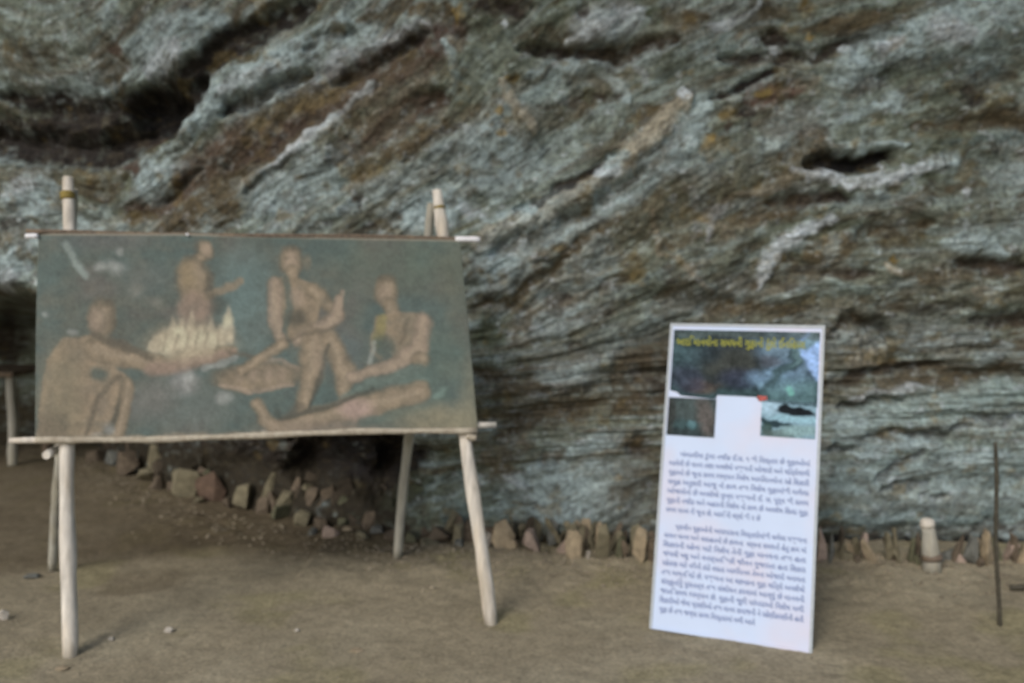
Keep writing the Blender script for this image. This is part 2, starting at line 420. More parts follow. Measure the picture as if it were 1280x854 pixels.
blob(1110, 60, 30, 9, 20, cW * .8, .7)
blob(1050, 100, 28, 10, 10, cB * 1.2, .8)
blob(1215, 80, 70, 22, 5, cE * .9, .75, .02)
blob(1250, 50, 40, 18, 10, cE * 1.2, .6)
blob(1150, 95, 60, 13, 5, cM, .7, .03)
blob(1120, 130, 24, 12, -40, cB * 1.3, .7)
feat([(885, 120), (925, 108), (970, 90)], 4, cK, .9, .05)
blob(965, 118, 50, 14, 8, cR * 1.5, .75, .02)
blob(952, 118, 14, 5, 10, cO, .85)
blob(1005, 105, 24, 8, 10, cT * .9, .6)
blob(985, 150, 60, 18, 8, cN * 1.1, .8, .03)
blob(930, 140, 20, 10, 20, cK * 2, .7, .03)
blob(882, 178, 22, 14, 45, cO * 1.05, .85)
blob(908, 158, 12, 10, 0, cR, .85)
blob(905, 140, 20, 8, 20, cO * .7, .7)
feat([(855, 185), (862, 150), (880, 128)], 11, cB * 1.35, .85, -.03)
blob(870, 210, 24, 26, 0, cB * .8, .7)
blob(1028, 138, 8, 7, 0, cW, .95, -.02)
feat([(1042, 150), (1075, 142), (1112, 130)], 6, cB * 1.4, .85, -.02)
blob(1060, 165, 40, 9, 5, cG * .8, .6)
blob(1020, 170, 30, 12, 10, cR * 1.3, .6)
blob(1010, 192, 50, 10, 5, cN, .75, .02)
blob(1180, 130, 60, 8, 5, cG, .6)
blob(1195, 155, 70, 9, 5, cN, .75, .03)
blob(1255, 145, 40, 14, 5, cN * 1.1, .7, .03)
blob(1215, 118, 12, 12, 0, cK * 1.8, .7, .04)
blob(1230, 175, 60, 6, 8, cE, .7)
feat([(1015, 207), (1045, 206), (1075, 206), (1108, 194)], 10, cK * .6, 1., .20, .5)
feat([(1050, 194), (1085, 184), (1125, 182)], 5, cB * 1.3, .8, -.05)
feat([(990, 216), (1030, 222), (1060, 230), (1105, 230), (1130, 217), (1175, 204)], 8, cW * .95, .95, -.07, .5)
blob(1098, 213, 6, 5, 0, cW, .9, -.02)
blob(1122, 209, 6, 5, 0, cW, .9, -.02)
blob(1180, 202, 30, 8, 10, cB * 1.25, .8)
blob(1240, 200, 45, 8, 8, cG, .6, .02)
feat([(915, 244), (960, 236), (1005, 222)], 7, cT * .85, .8, -.03)
blob(1010, 252, 55, 10, 3, cK * 2, .85, .06)
blob(1085, 250, 30, 8, 5, cB, .7)
blob(870, 248, 26, 20, 50, cB * 1.0, .7)
blob(890, 270, 22, 14, 60, cW * .7, .7)
feat([(985, 298), (1010, 290), (1040, 279)], 6, cW * .9, .9, -.03)
blob(960, 275, 60, 10, 5, cN * 1.2, .7)
blob(1215, 245, 5, 5, 0, cW, .9)
blob(1200, 270, 80, 16, 3, cG * .95, .6)
blob(1120, 285, 60, 10, 5, cN, .7, .03)
blob(1180, 240, 60, 7, 5, cN * 1.2, .6)
feat([(865, 235), (870, 265), (862, 300)], 4, cW * .6, .5)
# centre
blob(625, 340, 40, 30, 30, cB * 1.35, .9, -.05)
blob(735, 312, 40, 17, 30, cB * 1.25, .85, -.03)
blob(690, 322, 20, 12, 30, cG, .6)
feat([(600, 385), (645, 372), (680, 345), (705, 320), (750, 285)], 6, cN, .85, .05)
blob(660, 405, 50, 20, 35, cT * .65, .65)
blob(615, 420, 30, 26, 0, cM, .6)
blob(690, 410, 34, 16, -20, cB * 1.1, .8, -.03)
blob(705, 470, 50, 15, 12, cB * 1.15, .8, -.04)
blob(685, 490, 30, 8, 5, cW * .7, .6)
blob(755, 430, 40, 14, 40, cG, .7, -.02)
blob(790, 390, 30, 14, 20, cG * 1.1, .6)
blob(700, 378, 20, 10, 20, cK * 2.4, .6, .03)
blob(730, 440, 26, 8, -20, cK * 2.4, .6, .03)
blob(790, 330, 40, 20, 30, cO * .55, .6)
blob(770, 355, 30, 10, 30, cN, .6, .02)
feat([(812, 262), (822, 290), (835, 318)], 4, cT * 1.0, .85, -.02)
feat([(838, 318), (858, 335), (885, 352), (900, 360)], 5, cT * .85, .8, -.02)
feat([(880, 300), (893, 278), (905, 258)], 5, cW * .7, .8, -.02)
feat([(872, 262), (890, 285), (920, 300)], 4, cT, .6)
blob(850, 300, 30, 10, 20, cN, .6)
blob(910, 320, 30, 14, 0, cG * 1.1, .6)
feat([(948, 355), (958, 335), (972, 312), (1000, 296)], 9, cW * 1.05, .95, -.05)
blob(925, 350, 30, 9, -10, cN, .7, .03)
blob(870, 375, 60, 14, -5, cN * 1.1, .8, .03)
blob(840, 345, 20, 12, 0, cK * 2.4, .5)
blob(950, 385, 60, 10, 0, cN, .7, .03)
blob(1035, 315, 50, 18, 8, cN * 1.6, .75)
blob(1020, 345, 60, 12, 5, cN, .6)
# recess bands left of the board, the shade there painted in dark
feat([(600, 462), (650, 478), (690, 490)], 10, cN, .8, .05)
feat([(625, 545), (665, 522), (720, 508), (790, 502), (840, 500)], 14, cN * .8, .9, .08)
blob(785, 470, 40, 20, 10, cN, .6, .04)
blob(825, 460, 26, 40, 0, cK * 1.8, .7, .06)
blob(640, 560, 45, 10, 25, cT * .6, .7)
blob(620, 590, 26, 16, 0, cN * 1.2, .6)
blob(755, 515, 25, 12, 20, cG, .6, -.02)
blob(690, 545, 40, 14, 8, cG * 1.05, .7)
feat([(660, 590), (720, 560), (790, 540)], 10, cB, .75, -.03)
feat([(700, 592), (745, 570), (790, 552)], 5, cT, .7, -.01)
blob(690, 572, 20, 7, 20, cN, .8, .03)
blob(720, 610, 110, 30, 5, cB * 1.1, .85, -.04)
blob(640, 605, 25, 6, -30, cW * .8, .8, -.02)
blob(750, 635, 90, 14, 3, cB * 1.1, .8, -.02)
blob(600, 635, 60, 15, 0, cE * 1.3, .7)
feat([(520, 620), (560, 600), (610, 588)], 5, cE * 1.4, .7)
blob(812, 610, 18, 60, 0, cN * .8, .7, .04)
blob(800, 560, 30, 18, 0, cK * 2, .6, .04)
# right middle
blob(1130, 300, 40, 8, 4, cO * .4, .6)
feat([(1108, 328), (1114, 342), (1145, 344)], 4, cT * 1.2, .9, -.02)
blob(1120, 326, 10, 7, 0, cO * .8, .9)
blob(1225, 312, 50, 14, -8, cB * 1.15, .85, -.04)
blob(1240, 334, 50, 9, 0, cK * 1.8, .9, .07)
feat([(1035, 358), (1075, 370), (1105, 388)], 6, cE * 1.6, .8, -.03)
blob(1160, 345, 40, 8, 5, cN, .6)
blob(1110, 397, 7, 4, 0, cW, .9)
blob(1060, 345, 40, 8, 5, cK * 2.4, .6, .03)
blob(1190, 375, 70, 12, 5, cG * .9, .6)
blob(1230, 365, 26, 8, 0, cT * .7, .7)
blob(1150, 385, 60, 6, 0, cK * 2.4, .6, .03)
feat([(1040, 412), (1070, 402), (1095, 410), (1112, 425)], 7, cK, .9, .09)  # shadow arc over the rounded patch, painted dark and recessed
blob(1075, 440, 42, 20, 10, cT * .75, .85, -.05)
for i in range(6): feat([(1052 + i * 10, 455), (1056 + i * 10, 428)], 1.8, cT * (1.3 if i % 2 else .5), .8, -.01 if i % 2 else .02)
feat([(1035, 480), (1080, 470), (1120, 458), (1170, 456)], 8, cK * 1.2, .9, .08)
blob(1180, 425, 60, 14, 3, cB * .85, .8, -.03)
blob(1255, 402, 45, 9, 0, cK * 1.8, .85, .06)
blob(1240, 440, 30, 10, 5, cB * .9, .7)
blob(1200, 470, 90, 14, 0, cN * .9, .85, .05)
blob(1140, 480, 50, 7, 0, cN, .8, .03)
feat([(1058, 497), (1095, 493), (1150, 484)], 5, cW * .8, .9, -.05)
feat([(1050, 505), (1090, 505), (1125, 502)], 5, cK, .9, .07)
feat([(1035, 530), (1120, 512), (1200, 500), (1300, 480)], 18, cE * 1.8, .85, -.04)
blob(1060, 525, 36, 12, 5, cB * 1.2, .7)
feat([(1075, 548), (1130, 535), (1180, 540), (1230, 522), (1290, 518)], 5, cK * 1.5, .85, .06)
feat([(1080, 556), (1130, 546), (1170, 548)], 4, cB * 1.2, .7, -.02)
feat([(1120, 535), (1160, 528)], 4, cO * .6, .6)
blob(1070, 550, 40, 6, 3, cE * 1.5, .8, -.03)
blob(1180, 580, 120, 30, 3, cE * 1.5, .75, -.02)
blob(1120, 560, 60, 6, 8, cB * 1.25, .8, -.03)
blob(1050, 562, 25, 6, 0, cK * 1.8, .85, .06)
feat([(1095, 600), (1115, 586), (1140, 580), (1160, 565)], 6, cK * 1.6, .85, .05)
blob(1130, 605, 30, 4, -5, cW * .7, .7, -.02)
feat([(1100, 614), (1130, 610), (1160, 606)], 4, cK * 1.6, .85, .05)
blob(1165, 622, 18, 4, 0, cK * 2, .8, .04)
blob(1215, 572, 40, 9, 5, cB * 1.3, .8, -.03)
blob(1235, 600, 50, 8, 3, cE, .8, .03)
blob(1060, 600, 40, 18, 3, cE * 1.6, .7)
blob(1150, 648, 160, 12, 0, cE * 1.2, .8, .02)
blob(1180, 664, 160, 8, 0, cK * 2.5, .6, .04)
# hollow under the painted banner, its shade painted in near-black
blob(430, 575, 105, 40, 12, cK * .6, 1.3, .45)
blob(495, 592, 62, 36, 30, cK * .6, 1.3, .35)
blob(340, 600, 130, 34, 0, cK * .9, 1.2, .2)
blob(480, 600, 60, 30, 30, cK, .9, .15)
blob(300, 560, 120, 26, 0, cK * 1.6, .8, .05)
feat([(425, 655), (480, 630), (540, 600)], 10, cM * .8, .7, 0)
# broad stains: brown iron wash across the middle, grey-green film low on the right, blue-grey slabs
ov = ss(-.35, .35, fbm(along * 2, phi * 5 + 3, 3, 245, .6))
def wash(pts, hw, c, op):
    global col
    keep = col.copy(); feat(pts, hw, c, 1., 0, .8)
    col = keep + (col - keep) * (op * (.35 + .65 * ov))[..., None]
wash([(590, 500), (700, 490), (850, 470), (1000, 460), (1300, 440)], 50, cN * 1.1, .62)
wash([(830, 380), (1000, 375), (1300, 360)], 34, cN * 1.35, .5)
wash([(820, 300), (900, 250), (1010, 180)], 50, cN * 1.5, .5)
wash([(1040, 590), (1300, 560)], 70, cB * .95, .55)
wash([(600, 320), (760, 240), (880, 150)], 22, cB * .95, .5); wash([(560, 400), (700, 330), (860, 220)], 18, cN * 1.5, .5)
wash([(640, 160), (760, 90), (860, 30)], 22, cN * 1.7, .45); wash([(900, 200), (1050, 130), (1280, 60)], 20, cB * .9, .45)
wash([(700, 470), (840, 390), (940, 340)], 16, cB * .9, .4); wash([(1040, 440), (1160, 400), (1290, 380)], 18, cB * .8, .45)
wash([(600, 560), (700, 430), (760, 330)], 45, cT * .5, .4)
wash([(180, 290), (330, 190), (540, 90)], 45, cN * 1.15, .55)
wash([(450, 240), (560, 170), (600, 130)], 34, cN * 1.4, .4)
wash([(300, 130), (420, 50)], 30, cB * 1.1, .5)
wash([(560, 220), (690, 150)], 55, cB * .85, .45)
wash([(640, 630), (800, 600)], 45, cB * 1.05, .5)
wash([(320, 270), (430, 200)], 34, cB * 1.1, .5)
# fine mottling of lichen, dirt and mineral on top
m1 = fbm(along * 9 + 3, phi * 22, 4, 251, .7); m2 = fbm(X * 15, Z * 17, 4, 261, .7); m3 = fbm(along * 13, phi * 40 + 2, 3, 271, .65)
lo = np.clip(col.mean(-1) / .12, .12, 1.2)
col = lerp(col, cB * 1.25, ss(.10, .50, m2 * .8 + .6 * m1) * .30 * lo)
col = lerp(col, cN * .9, ss(.08, .50, -m2 * .8 + .55 * m3) * .42)
col = lerp(col, cW * .9, ss(.40, .66, fbm(X * 20, Z * 26, 3, 281, .6)) * .35 * lo)
col = lerp(col, cK, ss(.30, .6, fbm(along * 16, phi * 36, 3, 291, .6)) * .45)
col = lerp(col, cO * .7, ss(.30, .6, fbm(X * 9 + 4, Z * 10, 4, 295, .6)) * .45)
col *= (1 + .24 * m1)[..., None]
# shade behind the stones, painted dark into the foot of the rock
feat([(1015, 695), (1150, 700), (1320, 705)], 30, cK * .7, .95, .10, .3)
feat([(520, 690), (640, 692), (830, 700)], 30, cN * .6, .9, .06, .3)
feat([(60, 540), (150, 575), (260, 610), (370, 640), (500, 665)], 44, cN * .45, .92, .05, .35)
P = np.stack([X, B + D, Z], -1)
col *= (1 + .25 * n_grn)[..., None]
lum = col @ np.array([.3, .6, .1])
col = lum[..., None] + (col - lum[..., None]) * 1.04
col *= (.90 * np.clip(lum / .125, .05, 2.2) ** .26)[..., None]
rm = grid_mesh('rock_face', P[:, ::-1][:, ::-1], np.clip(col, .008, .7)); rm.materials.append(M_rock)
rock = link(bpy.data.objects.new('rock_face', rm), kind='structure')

# ------------------------------------------------------------------ STONES along the foot of the rock
def stone(parent, px, py, wpx, hpx, tilt, kind, seed, dy=0.0, lean=0.0):
    rs = random.Random(seed); g = gpt(px, py); g.y += dy
    k = g.y / F * 1.02; W = wpx * k; Hh = hpx * k; T = min(W * .75, .12) + .02
    bm = bmesh.new()
    for i in range(15):
        a = rs.uniform(0, 2 * math.pi); e = math.asin(rs.uniform(-1, 1))
        q = Vector((math.cos(e) * math.cos(a), math.cos(e) * math.sin(a), math.sin(e)))
        q = Vector([math.copysign(abs(c) ** .62, c) for c in q]) * rs.uniform(.88, 1.05)
        bm.verts.new((q.x * W / 2 * (1 - .22 * max(q.z, 0)), q.y * T / 2, (q.z * .5 + .42) * Hh))
    r = bmesh.ops.convex_hull(bm, input=bm.verts)
    bmesh.ops.delete(bm, geom=[v for v in bm.verts if not v.link_faces], context='VERTS')
    bmesh.ops.transform(bm, matrix=Matrix.Rotation(R(tilt), 4, 'Y') @ Matrix.Rotation(R(lean), 4, 'X'), verts=bm.verts)
    lo = min(v.co.z for v in bm.verts)
    for v in bm.verts: v.co.z -= lo + .012
    me = bpy.data.meshes.new('stone'); bm.to_mesh(me); bm.free(); me.materials.append(M_st[kind])
    o = link(bpy.data.objects.new('stone', me), parent)
    o.location = g - parent.location
    return o
def heap(name, at, label, cat, rows, seed, line=(), n_fill=0, fh=(20, 40), back=.12, fk=('brown', 'olive', 'moss', 'grey'), fwd=(14, 30)):
    e = bpy.data.objects.new(name, None); C.objects.link(e); e.location = at; tag(e, label, cat); e.empty_display_size = .1
    for i, r in enumerate(rows): stone(e, *r[:6], seed * 100 + i, *(r[6:]))
    rs = random.Random(seed)
    for i in range(n_fill):                    # smaller rubble wedged behind and between the bigger stones
        t = rs.random(); x = line[0][0] + (line[-1][0] - line[0][0]) * t
        y = np.interp(x, [p[0] for p in line], [p[1] for p in line])
        stone(e, x, y + rs.uniform(-3, 3), rs.uniform(*fwd), rs.uniform(*fh), rs.uniform(-25, 25), rs.choice(fk), seed * 1000 + i, rs.uniform(.03, back))
    return e
heap('stone_edging', gpt(1150, 712), 'row of upright slab stones at the rock foot right of the signboard', 'stone edging', [
    (1026, 712, 15, 50, 0, 'pink'), (1038, 713, 6, 47, 2, 'grey'), (1057, 698, 26, 30, 6, 'tan', -.06), (1058, 708, 30, 12, 0, 'olive'),
    (1079, 710, 10, 38, 2, 'pink'), (1092, 712, 13, 38, -28, 'tan'), (1113, 712, 10, 46, -8, 'olive'), (1126, 712, 7, 34, -25, 'olive'),
    (1137, 713, 8, 40, 6, 'moss'), (1187, 708, 22, 18, 8, 'grey'), (1200, 712, 12, 14, 0, 'pink'), (1213, 714, 20, 40, 0, 'grey'),
    (1237, 718, 20, 50, -3, 'tan'), (1262, 712, 18, 34, 10, 'pink'), (1277, 716, 12, 32, 18, 'tan'), (1296, 718, 18, 44, 0, 'olive'), (1314, 719, 16, 36, -10, 'tan'),
    (1174, 712, 10, 16, 0, 'grey'), (1070, 712, 10, 12, 0, 'brown'), (1148, 716, 9, 18, -12, 'moss'), (1225, 718, 10, 16, 6, 'brown')], 1, [(1020, 708), (1300, 716)], 17, (22, 48), .06, ('tan', 'moss', 'umber', 'olive', 'olive', 'brown'), (6, 13))
heap('stone_edging', gpt(680, 700), 'uneven row of tan and olive stones at the rock foot between easel and signboard', 'stone edging', [
    (536, 688, 30, 14, 0, 'olive'), (548, 684, 32, 26, 14, 'brown'), (572, 686, 17, 32, 6, 'olive'), (573, 690, 14, 12, 0, 'grey'), (590, 684, 16, 26, 0, 'brown'),
    (627, 690, 32, 40, 10, 'tan'), (642, 694, 17, 15, -20, 'tan'), (661, 696, 30, 30, 24, 'pink'), (657, 684, 26, 36, 10, 'brown', .08), (680, 697, 12, 14, 0, 'olive'),
    (690, 692, 14, 40, 5, 'grey', .06), (701, 697, 18, 22, 30, 'pink'), (722, 703, 28, 42, -12, 'tan'), (736, 706, 8, 18, 0, 'pale'),
    (752, 706, 19, 52, 3, 'olive'), (772, 706, 11, 38, 12, 'moss'), (783, 706, 10, 30, -10, 'brown'), (798, 709, 18, 56, 5, 'tan'), (815, 710, 14, 40, 0, 'brown'),
    (608, 690, 14, 20, 10, 'pale'), (733, 690, 16, 34, 4, 'olive', .08), (711, 700, 12, 12, 0, 'grey')], 2, [(525, 683), (640, 688), (825, 702)], 40, (26, 50), .10, ('brown', 'olive', 'tan', 'umber', 'olive', 'brown'), (8, 20))
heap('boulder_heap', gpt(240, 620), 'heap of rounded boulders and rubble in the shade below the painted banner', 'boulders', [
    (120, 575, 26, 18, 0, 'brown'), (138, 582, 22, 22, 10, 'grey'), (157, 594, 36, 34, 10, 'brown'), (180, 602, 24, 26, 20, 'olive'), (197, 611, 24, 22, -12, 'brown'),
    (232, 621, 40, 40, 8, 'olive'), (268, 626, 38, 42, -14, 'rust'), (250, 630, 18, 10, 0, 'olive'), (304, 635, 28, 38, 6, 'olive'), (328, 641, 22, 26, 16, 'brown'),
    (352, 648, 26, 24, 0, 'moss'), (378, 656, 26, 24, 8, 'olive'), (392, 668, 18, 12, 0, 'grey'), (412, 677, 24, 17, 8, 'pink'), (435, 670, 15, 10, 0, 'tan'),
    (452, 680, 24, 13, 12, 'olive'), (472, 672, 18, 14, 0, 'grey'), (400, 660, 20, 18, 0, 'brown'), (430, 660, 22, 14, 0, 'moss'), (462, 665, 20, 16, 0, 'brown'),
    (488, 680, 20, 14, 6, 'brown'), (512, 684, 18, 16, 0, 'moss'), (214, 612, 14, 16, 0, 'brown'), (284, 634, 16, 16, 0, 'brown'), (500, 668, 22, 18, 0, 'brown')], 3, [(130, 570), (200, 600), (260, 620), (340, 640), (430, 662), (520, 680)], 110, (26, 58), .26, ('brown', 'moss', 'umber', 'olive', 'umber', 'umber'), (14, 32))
# fine loose grit: one uncountable mass
def grit():
    rs = random.Random(5); vs = []; fs = []
    o8 = [(1, 0, 0), (-1, 0, 0), (0, 1, 0), (0, -1, 0), (0, 0, 1), (0, 0, -1)]
    tri = [(0, 2, 4), (2, 1, 4), (1, 3, 4), (3, 0, 4), (2, 0, 5), (1, 2, 5), (3, 1, 5), (0, 3, 5)]
    for i in range(5200):
        x = rs.uniform(-3.6, 3)
        if x < -.7 and rs.random() < .72: continue
        if rs.random() < .72: y = float(base_y(x)) - abs(rs.gauss(0, .28)) - .02; s = rs.uniform(.003, .012) * (1.4 if rs.random() < .1 else 1)
        else: y = rs.uniform(2.6, 5); s = rs.uniform(.0015, .006)
        if y > float(base_y(x)): continue
        z = float(gheight(x, y)) + s * .2; b = len(vs); a = rs.uniform(0, 6.28)
        for q in o8:
            qx, qy = q[0] * math.cos(a) - q[1] * math.sin(a), q[0] * math.sin(a) + q[1] * math.cos(a)
            vs.append((x + qx * s * rs.uniform(.7, 1.3), y + qy * s * rs.uniform(.7, 1.2), z + q[2] * s * rs.uniform(.5, .8)))
        fs += [tuple(b + k for k in t) for t in tri]
    me = bpy.data.meshes.new('gravel'); me.from_pydata(vs, [], fs); me.materials.append(mat('grit', (.21, .18, .13), .45, 9, .9, 0))
    return link(bpy.data.objects.new('gravel', me))
tag(grit(), 'loose brown grit and small gravel strewn over the dirt floor', 'gravel', kind='stuff')

def pebble(px, py, w_, h_, kind, label, seed):
    g = gpt(px, py); rs = random.Random(seed); k = g.y / F
    bm = bmesh.new()
    for i in range(22):
        q = Vector((rs.gauss(0, 1), rs.gauss(0, 1), rs.gauss(0, 1))).normalized() * rs.uniform(.85, 1.05)
        bm.verts.new((q.x * w_ * k / 2, q.y * w_ * k * .4, (q.z + .7) * h_ * k * .5))
    bmesh.ops.convex_hull(bm, input=bm.verts); bmesh.ops.delete(bm, geom=[v for v in bm.verts if not v.link_faces], context='VERTS')
    me = bpy.data.meshes.new('pebble'); bm.to_mesh(me); bm.free(); me.materials.append(M_st[kind])
    o = link(bpy.data.objects.new('pebble', me)); o.location = g; tag(o, label, 'pebble', 'pale pebbles lying on the dirt floor')
for i, a in enumerate([
    (4, 776, 16, 16, 'pale', 'largest whitish pebble, on the dirt at the left edge of the picture'),
    (139, 804, 9, 6, 'pale', 'tiny whitish pebble just right of the left front easel leg'),
    (211, 793, 14, 8, 'pale', 'pale flattish pebble on the dirt between the two front easel legs'),
    (371, 791, 8, 5, 'pale', 'small pale pebble midway between the front easel legs, nearer the right one'),
    (446, 814, 20, 5, 'tan', 'thin flat tan pebble on the dirt in front of the right rear easel leg'),
    (78, 838, 20, 6, 'tan', 'flat dull pebble in front of the foot of the left front easel leg'),
    (40, 722, 22, 7, 'grey', 'low grey pebble beside the foot of the left rear easel leg')]): pebble(*a, seed=40 + i)

# ------------------------------------------------------------------ EASEL of peeled poles
GLf = gpt(88, 822); GRf = gpt(614, 781); GLr = gpt(66, 713); GRr = gpt(497, 705)
TL_ = at_y(85, 222, GLf.y + .40); TR_ = at_y(546, 238, GRf.y + .38)
ez = bpy.data.objects.new('easel', None); C.objects.link(ez); ez.location = 0, 0, 0
ez.location = (GLf + GRf + GLr + GRr) / 4
tag(ez, 'rustic easel of pale peeled poles holding the painted banner', 'easel')
ez.empty_display_size = .1
bpy.context.view_layer.update()
def par(o): o.parent = ez; o.matrix_parent_inverse = Matrix.Translation(-ez.location)
def leg(a, b, r0, r1, seed, m=M_wood, **k):
    d = (a - b).normalized(); o = stick('leg', a + d * .012, b, r0, r1, m, None, seed, **k); par(o); return o
leg(GLf, TL_, .0285, .0225, 1, nodes=(.22, .5, .86), bend=.012)
leg(GRf, TR_, .0285, .024, 2, nodes=(.3, .6, .93), bend=.010)
leg(GLr, TL_ + Vector((-.004, .05, -.04)), .021, .020, 3, M_wood2, nodes=(.25, .7))
leg(GRr, TR_ + Vector((-.028, .05, -.05)), .023, .020, 4, M_wood2, nodes=(.35, .7))
n_pl = (TL_ - GLf).cross(GRf - GLf).normalized()
if n_pl.y > 0: n_pl = -n_pl                     # faces the camera
p_pl = GLf + n_pl * .030
def bp(px, py, off=0.0): return on_plane(px, py, p_pl + n_pl * off, n_pl)
a, b = bp(33, 289, .012), bp(585, 299, .012)
o = stick('crossbar', a, b, .0095, .008, M_bark, None, 5, bend=.006, nodes=()); par(o)
a, b = bp(12, 551, -.002), bp(620, 531, -.002)
o = stick('crossbar', a, b, .0125, .0135, M_wood, None, 6, bend=.006, nodes=(.4,)); par(o)
def wrap(name, a, b, r, m, seed): 
    o = stick(name, a, b, r, r, m, None, seed, bend=0, nodes=(), n=6, rough=.12); par(o); return o
wrap('tape', bp(32, 295.5, .012), bp(48, 295, .012), .0105, M_tape, 7)
wrap('tape', bp(569, 299, .014), bp(600, 299.6, .014), .0125, M_tape, 8)
tl = (TL_ - GLf).normalized()
tp = lambda px, py: on_plane(px, py, GLf, n_pl)
wrap('twine', tp(84.6, 250), tp(84.5, 240), .0275, M_twine, 9)
wrap('twine', tp(549.8, 262), tp(549.4, 258), .0255, M_twine, 10)
# short peg whose sawn end faces the viewer, below the banner's left corner
q = bp(63, 566, -.05); o = stick('peg', q + Vector((.01, -.05, 0)), q + Vector((0, .12, .01)), .0175, .016, M_wood, None, 11, bend=0, nodes=(), n=6); par(o)
q = bp(590, 545, .004); o = stick('twine', q + Vector((-.022, -.012, .0)), q + Vector((.02, -.012, -.006)), .012, .012, M_hem, None, 12, bend=0, nodes=(), n=6, rough=.4); par(o)

# ------------------------------------------------------------------ BANNER (flat print of people round a fire)
nu, nv = 420, 210
u, v = np.meshgrid(np.linspace(0, 1, nu), np.linspace(0, 1, nv))          # v: 0 top, 1 bottom
TOP = lambda t: np.interp(t, [0, .35, .7, 1], [292, 292.5, 297, 300])
BOT = lambda t: np.interp(t, [0, .28, .55, .75, 1], [550, 549, 543, 538.5, 538])
LX = lambda t: np.interp(t, [0, .5, 1], [48, 45, 44]); RX = lambda t: np.interp(t, [0, .25, .6, 1], [575, 581, 589, 597.5])
qx = LX(v) + (RX(v) - LX(v)) * u; qy = TOP(u) + (BOT(u) - TOP(u)) * v
offs = .020 + .006 * np.sin(u * 9 + 1) * v * (1 - v) * 2 + .012 * fbm(u * 3, v * 2, 3, 301) * np.sqrt(np.clip(v * (1 - v) * 4, 0, 1)) + .003 * fbm(u * 14, v * 3, 2, 303)
offs = offs - .012 * ss(.06, 0, u) * (1 - v)
BPt = np.zeros((nv, nu, 3))
aa = (qx - 640) / F; bb = (427 - qy) / F
rx_, ry_, rz_ = aa, cp + bb * sp, -sp + bb * cp
num = (p_pl - CAM).dot(n_pl) + offs; den = rx_ * n_pl.x + ry_ * n_pl.y + rz_ * n_pl.z; tt_ = num / den
BPt[..., 0] = rx_ * tt_; BPt[..., 1] = ry_ * tt_; BPt[..., 2] = CAM.z + rz_ * tt_
# painting
pc = np.broadcast_to(np.array([.104, .122, .106]), qx.shape + (3,)).copy()
wx = qx + fbm(qx / 14, qy / 14, 3, 311) * 3; wy = qy + fbm(qx / 14 + 5, qy / 14, 3, 313) * 3
nz1 = fbm(qx / 60, qy / 50, 4, 321); nz2 = fbm(qx / 9, qy / 9, 4, 323)
pc = lerp(pc, np.array([.085, .125, .120]), ss(-.1, .5, nz1) * .8)
pc = lerp(pc, np.array([.135, .125, .115]), ss(0, .6, -nz1) * .6)
nz4 = fbm(qx / 22, qy / 18, 4, 341, .6)
pc = lerp(pc, np.array([.16, .15, .115]), ss(0, .6, nz4) * .22); pc = lerp(pc, np.array([.085, .11, .10]), ss(.05, .6, -nz4) * .35)
def pel(cx, cy, rx, ry, c, op=.85, soft=.25, rot=0):
    soft = min(soft + 2.2 / min(rx, ry), .95)
    global pc
    ca, sa = math.cos(R(rot)), math.sin(R(rot)); dx = wx - cx; dy = wy - cy
    d = np.sqrt(((dx * ca - dy * sa) / rx) ** 2 + ((dx * sa + dy * ca) / ry) ** 2)
    if c in (SK, SL) and op > .65 and min(rx, ry) > 6: pc = lerp(pc, np.array(OUT), ss(1.12 + 3.5 / min(rx, ry), 1, d) * .55)
    pc = lerp(pc, np.array(c), ss(1 + soft, 1 - soft, d) * op * (1 + .25 * nz2).clip(0, 1.1))
    if c in (SK, SL) and op > .65 and min(rx, ry) > 6: pc = lerp(pc, np.array(HI), ss(.8, .1, np.sqrt(((dx - rx * .25) / rx) ** 2 + ((dy + ry * .25) / ry) ** 2)) * .4)
def pcap(pts, r, c, op=.85, soft=.3):
    soft = min(soft + 1.5 / (min(r) if isinstance(r, list) else r), .95)
    global pc
    d = np.full(qx.shape, 1e9)
    rr = r if isinstance(r, (list, tuple)) else [r] * len(pts)
    for i in range(len(pts) - 1):
        (ax, ay), (bx, by) = pts[i], pts[i + 1]
        t = np.clip(((wx - ax) * (bx - ax) + (wy - ay) * (by - ay)) / max((bx - ax) ** 2 + (by - ay) ** 2, 1e-6), 0, 1)
        d = np.minimum(d, np.hypot(wx - ax - t * (bx - ax), wy - ay - t * (by - ay)) / (rr[i] + (rr[i + 1] - rr[i]) * t))
    big = (max(rr) > 4.5) and c in (SK, SL)
    if big: pc = lerp(pc, np.array(OUT), ss(1.15 + 3.2 / max(rr), 1, d) * .5)
    pc = lerp(pc, np.array(c), ss(1 + soft, 1 - soft, d) * op * (1 + .25 * nz2).clip(0, 1.1))
    if big: pc = lerp(pc, np.array(HI), ss(.7, 0, d) * .4)
def ppoly(pts, c, op=.85):
    global pc
    ins = np.zeros(qx.shape, bool); n = len(pts)
    for i in range(n):
        (ax, ay), (bx, by) = pts[i], pts[(i + 1) % n]
        cr = ((ay > wy) != (by > wy)) & (wx < (bx - ax) * (wy - ay) / ((by - ay) or 1e-9) + ax)
        ins ^= cr
    q = ins.astype(float)
    for _ in range(3):
        q = (q + np.roll(q, 1, 0) + np.roll(q, -1, 0) + np.roll(q, 1, 1) + np.roll(q, -1, 1)) / 5
    if c == SK: pc = lerp(pc, np.array(HI), 0 * q)
    q = q * (1 + .35 * fbm(qx / 16, qy / 22, 3, 351)).clip(0, 1.1)
    pc = lerp(pc, np.array(c), q * op * (1 + .25 * nz2).clip(0, 1.1))
